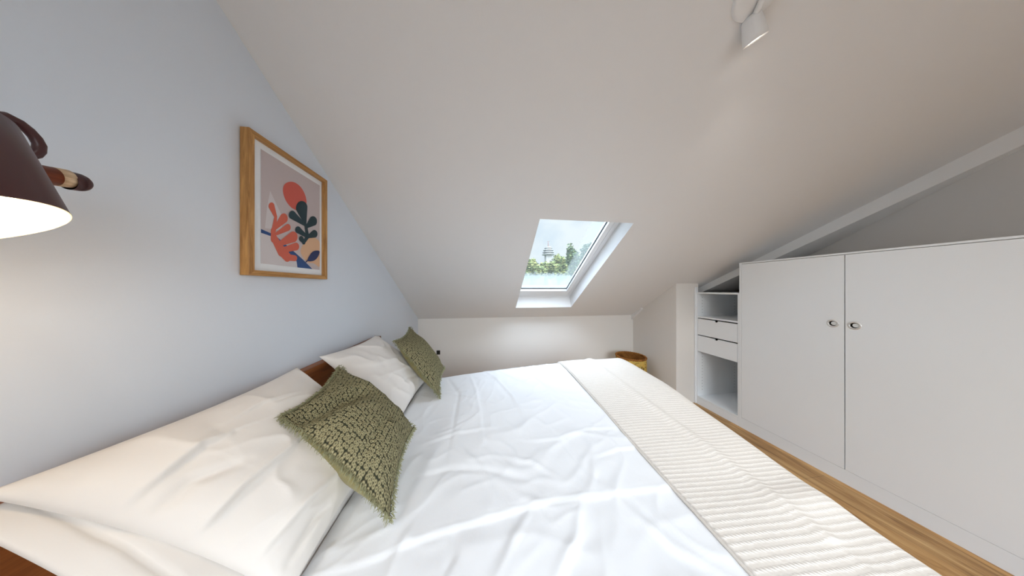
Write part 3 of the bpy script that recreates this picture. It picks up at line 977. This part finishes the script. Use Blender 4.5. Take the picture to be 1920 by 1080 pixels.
def fringe(base, nrm, parent, count, length, seed, edges=(0, 1, 2, 3)):
    rnd = random.Random(seed); n = base.shape[0]; V, Fc = [], []
    cen = base[n // 2, n // 2]
    lines = [base[0, :, :], base[-1, :, :], base[:, 0, :], base[:, -1, :]]
    N = Vector(nrm)
    for ei in edges:
        L = lines[ei]
        tan0 = Vector(L[-1] - L[0]).normalized()
        out0 = tan0.cross(N).normalized()
        mid = Vector(L[n // 2] - cen)
        if out0.dot(mid) < 0: out0 = -out0
        for k in range(count):
            s = rnd.random() * (n - 1.001); i = int(s); f = s - i
            p = Vector(L[i] * (1 - f) + L[i + 1] * f) + N * rnd.uniform(-.006, .010)
            d = (out0 + tan0 * rnd.uniform(-.9, .9) + N * rnd.uniform(-.7, .7)).normalized()
            ln_ = length * rnd.uniform(.5, 1.25); sag = Vector((0, 0, -1)) * ln_ * rnd.uniform(.1, .6)
            r = rnd.uniform(.0009, .0017)
            side = d.cross(N)
            if side.length < .1: side = tan0.copy()
            side.normalize(); oth = d.cross(side)
            b = len(V)
            for q, rr in ((0, r), (.5, r), (1, r * .4)):
                c = p + d * ln_ * q + sag * q * q
                for a in (0, 2.094, 4.189):
                    V.append(c + (side * math.cos(a) + oth * math.sin(a)) * rr)
            for ringi in (0, 3):
                for a in range(3):
                    Fc.append((b + ringi + a, b + ringi + (a + 1) % 3, b + ringi + 3 + (a + 1) % 3, b + ringi + 3 + a))
    o = obj('fringe', V, Fc, FRINGE, parent)
    o['kind'] = 'stuff'; o['label'] = 'frayed sage thread fringe'
    return o


def cushion(label, cl, cb, cr, ct, tf, tb, seed, dents=(), cre=()):
    """corners: left, bottom, right, top as seen in the photo."""
    c = [Vector((x, y, EYE + z)) for x, y, z in (cl, cb, cr, ct)]
    base_pt = (c[1] + c[2]) / 2
    t = thing('cushion', label, 'cushion', tuple(base_pt), 'green knitted cushions')
    prt, base, nrm = pillow_mesh('cushion', c[0], c[1], c[2], c[3], tf, tb, (KNIT, OLIVE), 90, .062, wr=.006, seed=seed, parent=t, parts=True, dents=dents, creases=cre)
    fringe(base, nrm, t, 420, .015, seed)
    return t


cushion('dented sage green knitted cushion leaning on the near pillows, closest to the viewer', (-.675, .79, -.43), (-.305, .725, -.76), (-.350, 1.10, -.70), (-.682, 1.085, -.372), .125, .15, 41,
        cre=[([(.10, .03), (.16, .2), (.25, .45), (.36, .66)], -.060, .075, .0), ([(.62, .0), (.60, .30), (.66, .55)], -.014, .03, .0)])
cushion('sage green knitted cushion standing on edge against the far pillows', (-.648, 1.60, -.385), (-.315, 1.525, -.775), (-.365, 1.97, -.727), (-.665, 1.985, -.355), .075, .085, 57)

# ------------------------------------------------------------------ basket, socket
bk = thing('basket', 'round yellow patterned woven basket in the far right corner', 'basket', (2.11, 2.77, 0))
bm = bmesh.new()
zb = .49
add_lathe(bm, (2.11, 2.77, 0), (0, 0, 1), [(.0, .155), (.12, .18), (.3, .198), (.42, .198), (zb, .192)], 48, cap0=True); finish_bm('body', bm, BASK, bk, True)
bm = bmesh.new()
add_lathe(bm, (2.11, 2.77, 0), (0, 0, 1), [(zb, .187), (.42, .191), (.3, .191), (.12, .172), (.02, .147), (.02, .001)], 48); finish_bm('lining', bm, BASKIN, bk, True)
bm = bmesh.new()
for q in range(2):
    add_tube(bm, [(2.11 + (.190 + .006 * math.cos(a * 22 + q * PI)) * math.cos(a), 2.77 + (.190 + .006 * math.cos(a * 22 + q * PI)) * math.sin(a), zb + .007 * math.sin(a * 22 + q * PI)) for a in [2 * PI * k / 220 for k in range(220)]], .0085, 6, True)
finish_bm('rim', bm, BASKIN, bk, True)

so = thing('wall_socket', 'tiny black wall socket on the far wall beside the far cushion', 'socket', (-.655, YB, EYE - .927))
bm = bmesh.new(); add_box(bm, (-.685, YB - .008, EYE - .965), (-.635, YB, EYE - .905), .003); finish_bm('plate', bm, BLACK, so)
bm = bmesh.new(); add_lathe(bm, (-.66, YB - .008, EYE - .935), (0, -1, 0), [(0, .019), (.003, .018), (.003, .014), (.001, .001)], 24); finish_bm('outlet', bm, BLACK, so)


# ------------------------------------------------------------------ ceiling fixtures
NS = Vector((0, -TS, -1)).normalized()         # into the room, normal of the slope


def lamp_light(name, kind, loc, energy, col, direction=None, **kw):
    d = bpy.data.lights.new(name, kind); d.energy = energy; d.color = col
    for k, v in kw.items(): setattr(d, k, v)
    o = bpy.data.objects.new(name, d); COL.objects.link(o); o.location = loc
    if direction is not None: o.rotation_euler = Vector(direction).to_track_quat('-Z', 'Y').to_euler()
    return o


def added_downlight(c, n, label, energy, r=.042, tilt=None):
    c = Vector(c)
    t = thing('added_downlight', label, 'light', tuple(c), 'added ceiling spots behind the viewpoint')
    bm = bmesh.new(); add_lathe(bm, c, n, [(-.004, r * 1.0), (.006, r * .98), (.007, r * .84), (.003, r * .74)], 40); finish_bm('ring', bm, TRIM, t, True)
    bm = bmesh.new(); add_lathe(bm, c, n, [(.003, r * .76), (.0015, r * .66), (.0022, r * .56)], 40); finish_bm('reflector', bm, CHROME, t, True)
    bm = bmesh.new(); add_lathe(bm, c, n, [(.0022, r * .57), (.0045, r * .35), (.005, .001)], 32); finish_bm('lens', bm, LEDM, t, True)
    lamp_light('spot_light', 'SPOT', c + Vector(n) * .02, energy, (1, .96, .91), tilt or n, spot_size=2.35, spot_blend=.85, shadow_soft_size=.035)
    return t


for i, (x, y) in enumerate(((-.1, -.15), (1.4, -.15), (2.6, -.2), (-.1, -1.15), (1.4, -1.15))):  # unseen spots added behind the camera to light the room
    added_downlight((x, y, cz(YF)), (0, 0, -1), 'added recessed spot behind the viewpoint, unseen, lights the room', 9)

# white ceiling spotlight, its round base half out of the frame at the top
SD = Vector((1.045, .662, cz(.662)))
sd = thing('ceiling_spotlight', 'white ceiling spotlight with round base and lit tilted head', 'light', tuple(SD))
bm = bmesh.new(); add_lathe(bm, SD, NS, [(-.002, .085), (.010, .085), (.016, .080), (.018, .06), (.018, .001)], 56); finish_bm('base', bm, TRIM, sd, True)
HL = Vector((1.119, .724, 1.031 + EYE)); HA = Vector((.504, .156, -.843)).normalized()
hb = HL - HA * .085
bm = bmesh.new(); add_tube(bm, [SD + NS * .012, SD + NS * .03 + (hb - SD) * .4, hb + HA * .02], .011, 12); finish_bm('arm', bm, TRIM, sd, True)
hr = .037
bm = bmesh.new(); add_lathe(bm, HL, HA, [(-.088, .004), (-.088, hr * .62), (-.078, hr * .78), (-.02, hr * .97), (0, hr), (.001, hr * .93), (-.006, hr * .86), (-.012, hr * .7)], 40); h_ = finish_bm('head', bm, TRIM, sd, True)
bm = bmesh.new(); add_lathe(bm, HL, HA, [(-.006, hr * .87), (-.004, hr * .5), (-.003, .001)], 36); l_ = finish_bm('lens', bm, LEDM, h_, True); l_.location = (0, 0, 0)
lamp_light('spot_light', 'SPOT', HL + HA * .012, 20, (1, .95, .88), HA, spot_size=2.0, spot_blend=.9, shadow_soft_size=.03)

# ------------------------------------------------------------------ outside
LEAF1 = mat('leaf_green', (.105, .13, .05, 1), .7, spec=.1); LEAF2 = mat('leaf_dark_green', (.06, .085, .05, 1), .7, spec=.1); LEAF3 = mat('leaf_yellow_green', (.17, .17, .06, 1), .7, spec=.1)
BARK = mat('bark', lin(90, 78, 62), .9)
for m_ in (LEAF1, LEAF2, LEAF3):
    n_ = nd(m_, 'ShaderNodeTexNoise', Scale=3.0, Detail=3.0); ln(m_, coords(m_), n_.inputs['Vector'])
    c0 = bsdf(m_).inputs['Base Color'].default_value[:]
    r_ = ramp(m_, n_.outputs['Fac'], [(.3, tuple(a * .6 for a in c0[:3]) + (1,)), (.7, c0)])
    ln(m_, r_.outputs['Color'], bsdf(m_).inputs['Base Color'])
GROUND = mat('lawn', (.09, .11, .07, 1), .9)


def tree(px, ytop, ybot, wpx, dist, ms, label, n=2600, seed=1, pointy=1.0, leaf=.10):
    rnd = random.Random(seed); r = ray(px, 540); k = dist / r.y
    x, y = r.x * k, dist; ztop = EYE + (540 - ytop) / F * k; zbot = EYE + (540 - ybot) / F * k
    rad = wpx / F * k / 2
    t = thing('tree', label, 'tree', (x, y, -4.0), 'trees beyond the skylight')
    bm = bmesh.new(); add_tube(bm, [(x, y, -4), (x + .1, y, zbot), (x, y, ztop - .4)], [.2, .14, .03], 8); finish_bm('trunk', bm, BARK, t, True)
    V, Fc, M = [], [], []
    cx = [(rnd.uniform(-.7, .7) * rad, rnd.uniform(-.5, .5) * rad, rnd.uniform(0, .75), rnd.uniform(.35, .6)) for _ in range(14)]
    H = ztop - zbot
    for i in range(n):
        c = cx[rnd.randrange(len(cx))]
        v = Vector((rnd.gauss(0, 1), rnd.gauss(0, 1), rnd.gauss(0, 1))).normalized() * (.75 + .55 * rnd.random() ** 3)
        hz = c[2]; sc = 1 - .55 * hz * pointy
        s_leaf = leaf * dist / 13
        p = Vector((x + c[0] * sc + v.x * rad * c[3] * .7 * sc, y + c[1] + v.y * rad * .5, zbot + hz * H * .85 + v.z * H * .22))
        if p.z > ztop: p.z = ztop - rnd.random() * H * .2
        d = Vector((rnd.gauss(0, 1), rnd.gauss(0, 1), rnd.gauss(0, 1))).normalized(); _, u, w = frame_of(d)
        s = s_leaf * rnd.uniform(.6, 1.3); b = len(V)
        V += [p - u * s, p + w * s * .45 + d * s * .1, p + u * s, p - w * s * .45 + d * s * .1]
        Fc.append((b, b + 1, b + 2, b + 3)); M.append(rnd.randrange(len(ms)))
    obj('foliage', V, Fc, ms[0], t, slots=ms, fmat=M)
    return t


tree(996, 478, 516, 44, 13, [LEAF1, LEAF3], 'yellow green tree at the left edge of the skylight view', 3000, 1)
tree(1022, 481, 516, 50, 15, [LEAF3, LEAF1], 'pale yellow green tree below the distant tower', 3200, 2)
tree(1046, 472, 516, 46, 18, [LEAF3, LEAF1], 'pointed yellow green tree just right of the distant tower', 3200, 5, 1.3)
tree(1070, 451, 516, 46, 22, [LEAF2, LEAF1], 'tallest dark green tree at the right of the skylight view', 3600, 3, 1.25)
tree(1104, 446, 516, 50, 27, [LEAF2, LEAF2], 'grey green tree partly behind the right sash', 2400, 4)
box('ground', (-40, 5, -4.2), (60, 140, -4.0), GROUND)['kind'] = 'structure'
STONE = mat('pale_stone', (.16, .155, .15, 1), .8); RUST = mat('faded_red_mast', (.10, .06, .055, 1), .7)
r = ray(1028, 540); k = 60 / r.y; tx, ty = r.x * k, 60.0


def tz(py):
    return EYE + (540 - py) / F * k


tw = thing('tower', 'distant pale tiered tower with a thin red mast beyond the trees', 'tower', (tx, ty, -4))
bm = bmesh.new(); add_box(bm, (tx - .9, ty - .9, -4), (tx + .9, ty + .9, tz(468))); finish_bm('shaft', bm, STONE, tw)
for py, w in ((478, 1.9), (474, 1.75), (470, 1.55), (466, 1.2)):
    bm = bmesh.new(); add_lathe(bm, (tx, ty, tz(py)), (0, 0, 1), [(0, w), (.14, w), (.14, w * .7), (.5, w * .68)], 16, cap0=True, cap1=True); finish_bm('gallery', bm, STONE, tw)
bm = bmesh.new(); add_tube(bm, [(tx, ty, tz(467)), (tx, ty, tz(458)), (tx, ty, tz(452))], [.2, .16, .05], 8); add_box(bm, (tx - .35, ty - .05, tz(453)), (tx + .35, ty + .05, tz(453) + .08)); finish_bm('mast', bm, RUST, tw)

# ------------------------------------------------------------------ sky
W = bpy.data.worlds.new('World'); SC.world = W; W.use_nodes = True
nt = W.node_tree; bg = nt.nodes['Background']
tc = nt.nodes.new('ShaderNodeTexCoord'); sep = nt.nodes.new('ShaderNodeSeparateXYZ'); nt.links.new(tc.outputs['Generated'], sep.inputs[0])
cn = nt.nodes.new('ShaderNodeTexNoise'); cn.inputs['Scale'].default_value = 5.5; cn.inputs['Detail'].default_value = 6
nt.links.new(tc.outputs['Generated'], cn.inputs['Vector'])
cr = nt.nodes.new('ShaderNodeValToRGB'); cr.color_ramp.elements[0].position = .36; cr.color_ramp.elements[0].color = (.74, .85, .95, 1)
cr.color_ramp.elements[1].position = .54; cr.color_ramp.elements[1].color = (.89, .96, 1.0, 1)
nt.links.new(cn.outputs['Fac'], cr.inputs['Fac'])
zb_ = nt.nodes.new('ShaderNodeMapRange'); zb_.inputs[1].default_value = .32; zb_.inputs[2].default_value = .6; nt.links.new(sep.outputs['Z'], zb_.inputs[0])
bm_ = nt.nodes.new('ShaderNodeMix'); bm_.data_type = 'RGBA'; bm_.inputs[7].default_value = (.73, .865, 1.04, 1)
nt.links.new(zb_.outputs[0], bm_.inputs[0]); nt.links.new(cr.outputs['Color'], bm_.inputs[6]); nt.links.new(bm_.outputs[2], bg.inputs['Color'])
mp = nt.nodes.new('ShaderNodeMapRange'); mp.inputs[1].default_value = .35; mp.inputs[2].default_value = .85
mp.inputs[3].default_value = 1.32; mp.inputs[4].default_value = 12.5
nt.links.new(sep.outputs['Z'], mp.inputs[0])
# brightest part of the overcast: high up, where the sun stands behind the clouds
dt = nt.nodes.new('ShaderNodeVectorMath'); dt.operation = 'DOT_PRODUCT'; dt.inputs[1].default_value = Vector((.15, -.6, .78)).normalized()
nt.links.new(tc.outputs['Generated'], dt.inputs[0])
mq = nt.nodes.new('ShaderNodeMapRange'); mq.interpolation_type = 'SMOOTHSTEP'; mq.inputs[1].default_value = .35; mq.inputs[2].default_value = 1.0
mq.inputs[3].default_value = 0; mq.inputs[4].default_value = 23.0
nt.links.new(dt.outputs['Value'], mq.inputs[0])
ad = nt.nodes.new('ShaderNodeMath'); ad.operation = 'ADD'; nt.links.new(mp.outputs[0], ad.inputs[0]); nt.links.new(mq.outputs[0], ad.inputs[1])
nt.links.new(ad.outputs[0], bg.inputs['Strength'])


def portal(loc, sx, sy, direction):
    d = bpy.data.lights.new('sky_portal', 'AREA'); d.shape = 'RECTANGLE'; d.size = sx; d.size_y = sy; d.cycles.is_portal = True
    o = bpy.data.objects.new('sky_portal', d); COL.objects.link(o); o.location = loc
    o.rotation_euler = Vector(direction).to_track_quat('-Z', 'Y').to_euler()


portal(((gx0 + gx1) / 2, (gy0 + gy1) / 2 + .02, cz((gy0 + gy1) / 2) + .30), 1.0, 1.75, NS)
portal((1.3, YR - .2, 1.6), 2.2, 1.5, (0, 1, 0))
portal((XL - .16, -.975, 1.62), 1.3, 1.45, (1, 0, 0))
# glow of the bedside bulb
lamp_light('bulb_light', 'POINT', LB - LA * .05, 2.8, (1, .72, .42), shadow_soft_size=.03)

# ------------------------------------------------------------------ camera and view
cd = bpy.data.cameras.new('camera'); cam = bpy.data.objects.new('camera', cd); COL.objects.link(cam)
cd.sensor_width = 36; cd.lens = 36 * F / 1920; cd.clip_start = .02; cd.clip_end = 400
cam.location = (0, 0, EYE); cam.rotation_euler = (PI / 2, 0, -PSI)
SC.camera = cam
SC.view_settings.view_transform = 'Standard'; SC.view_settings.look = 'None'
SC.view_settings.gamma = 1; SC.view_settings.use_curve_mapping = False
SC.view_settings.exposure = -0.37
for o in bpy.data.objects:
    if '_base' in o: del o['_base']
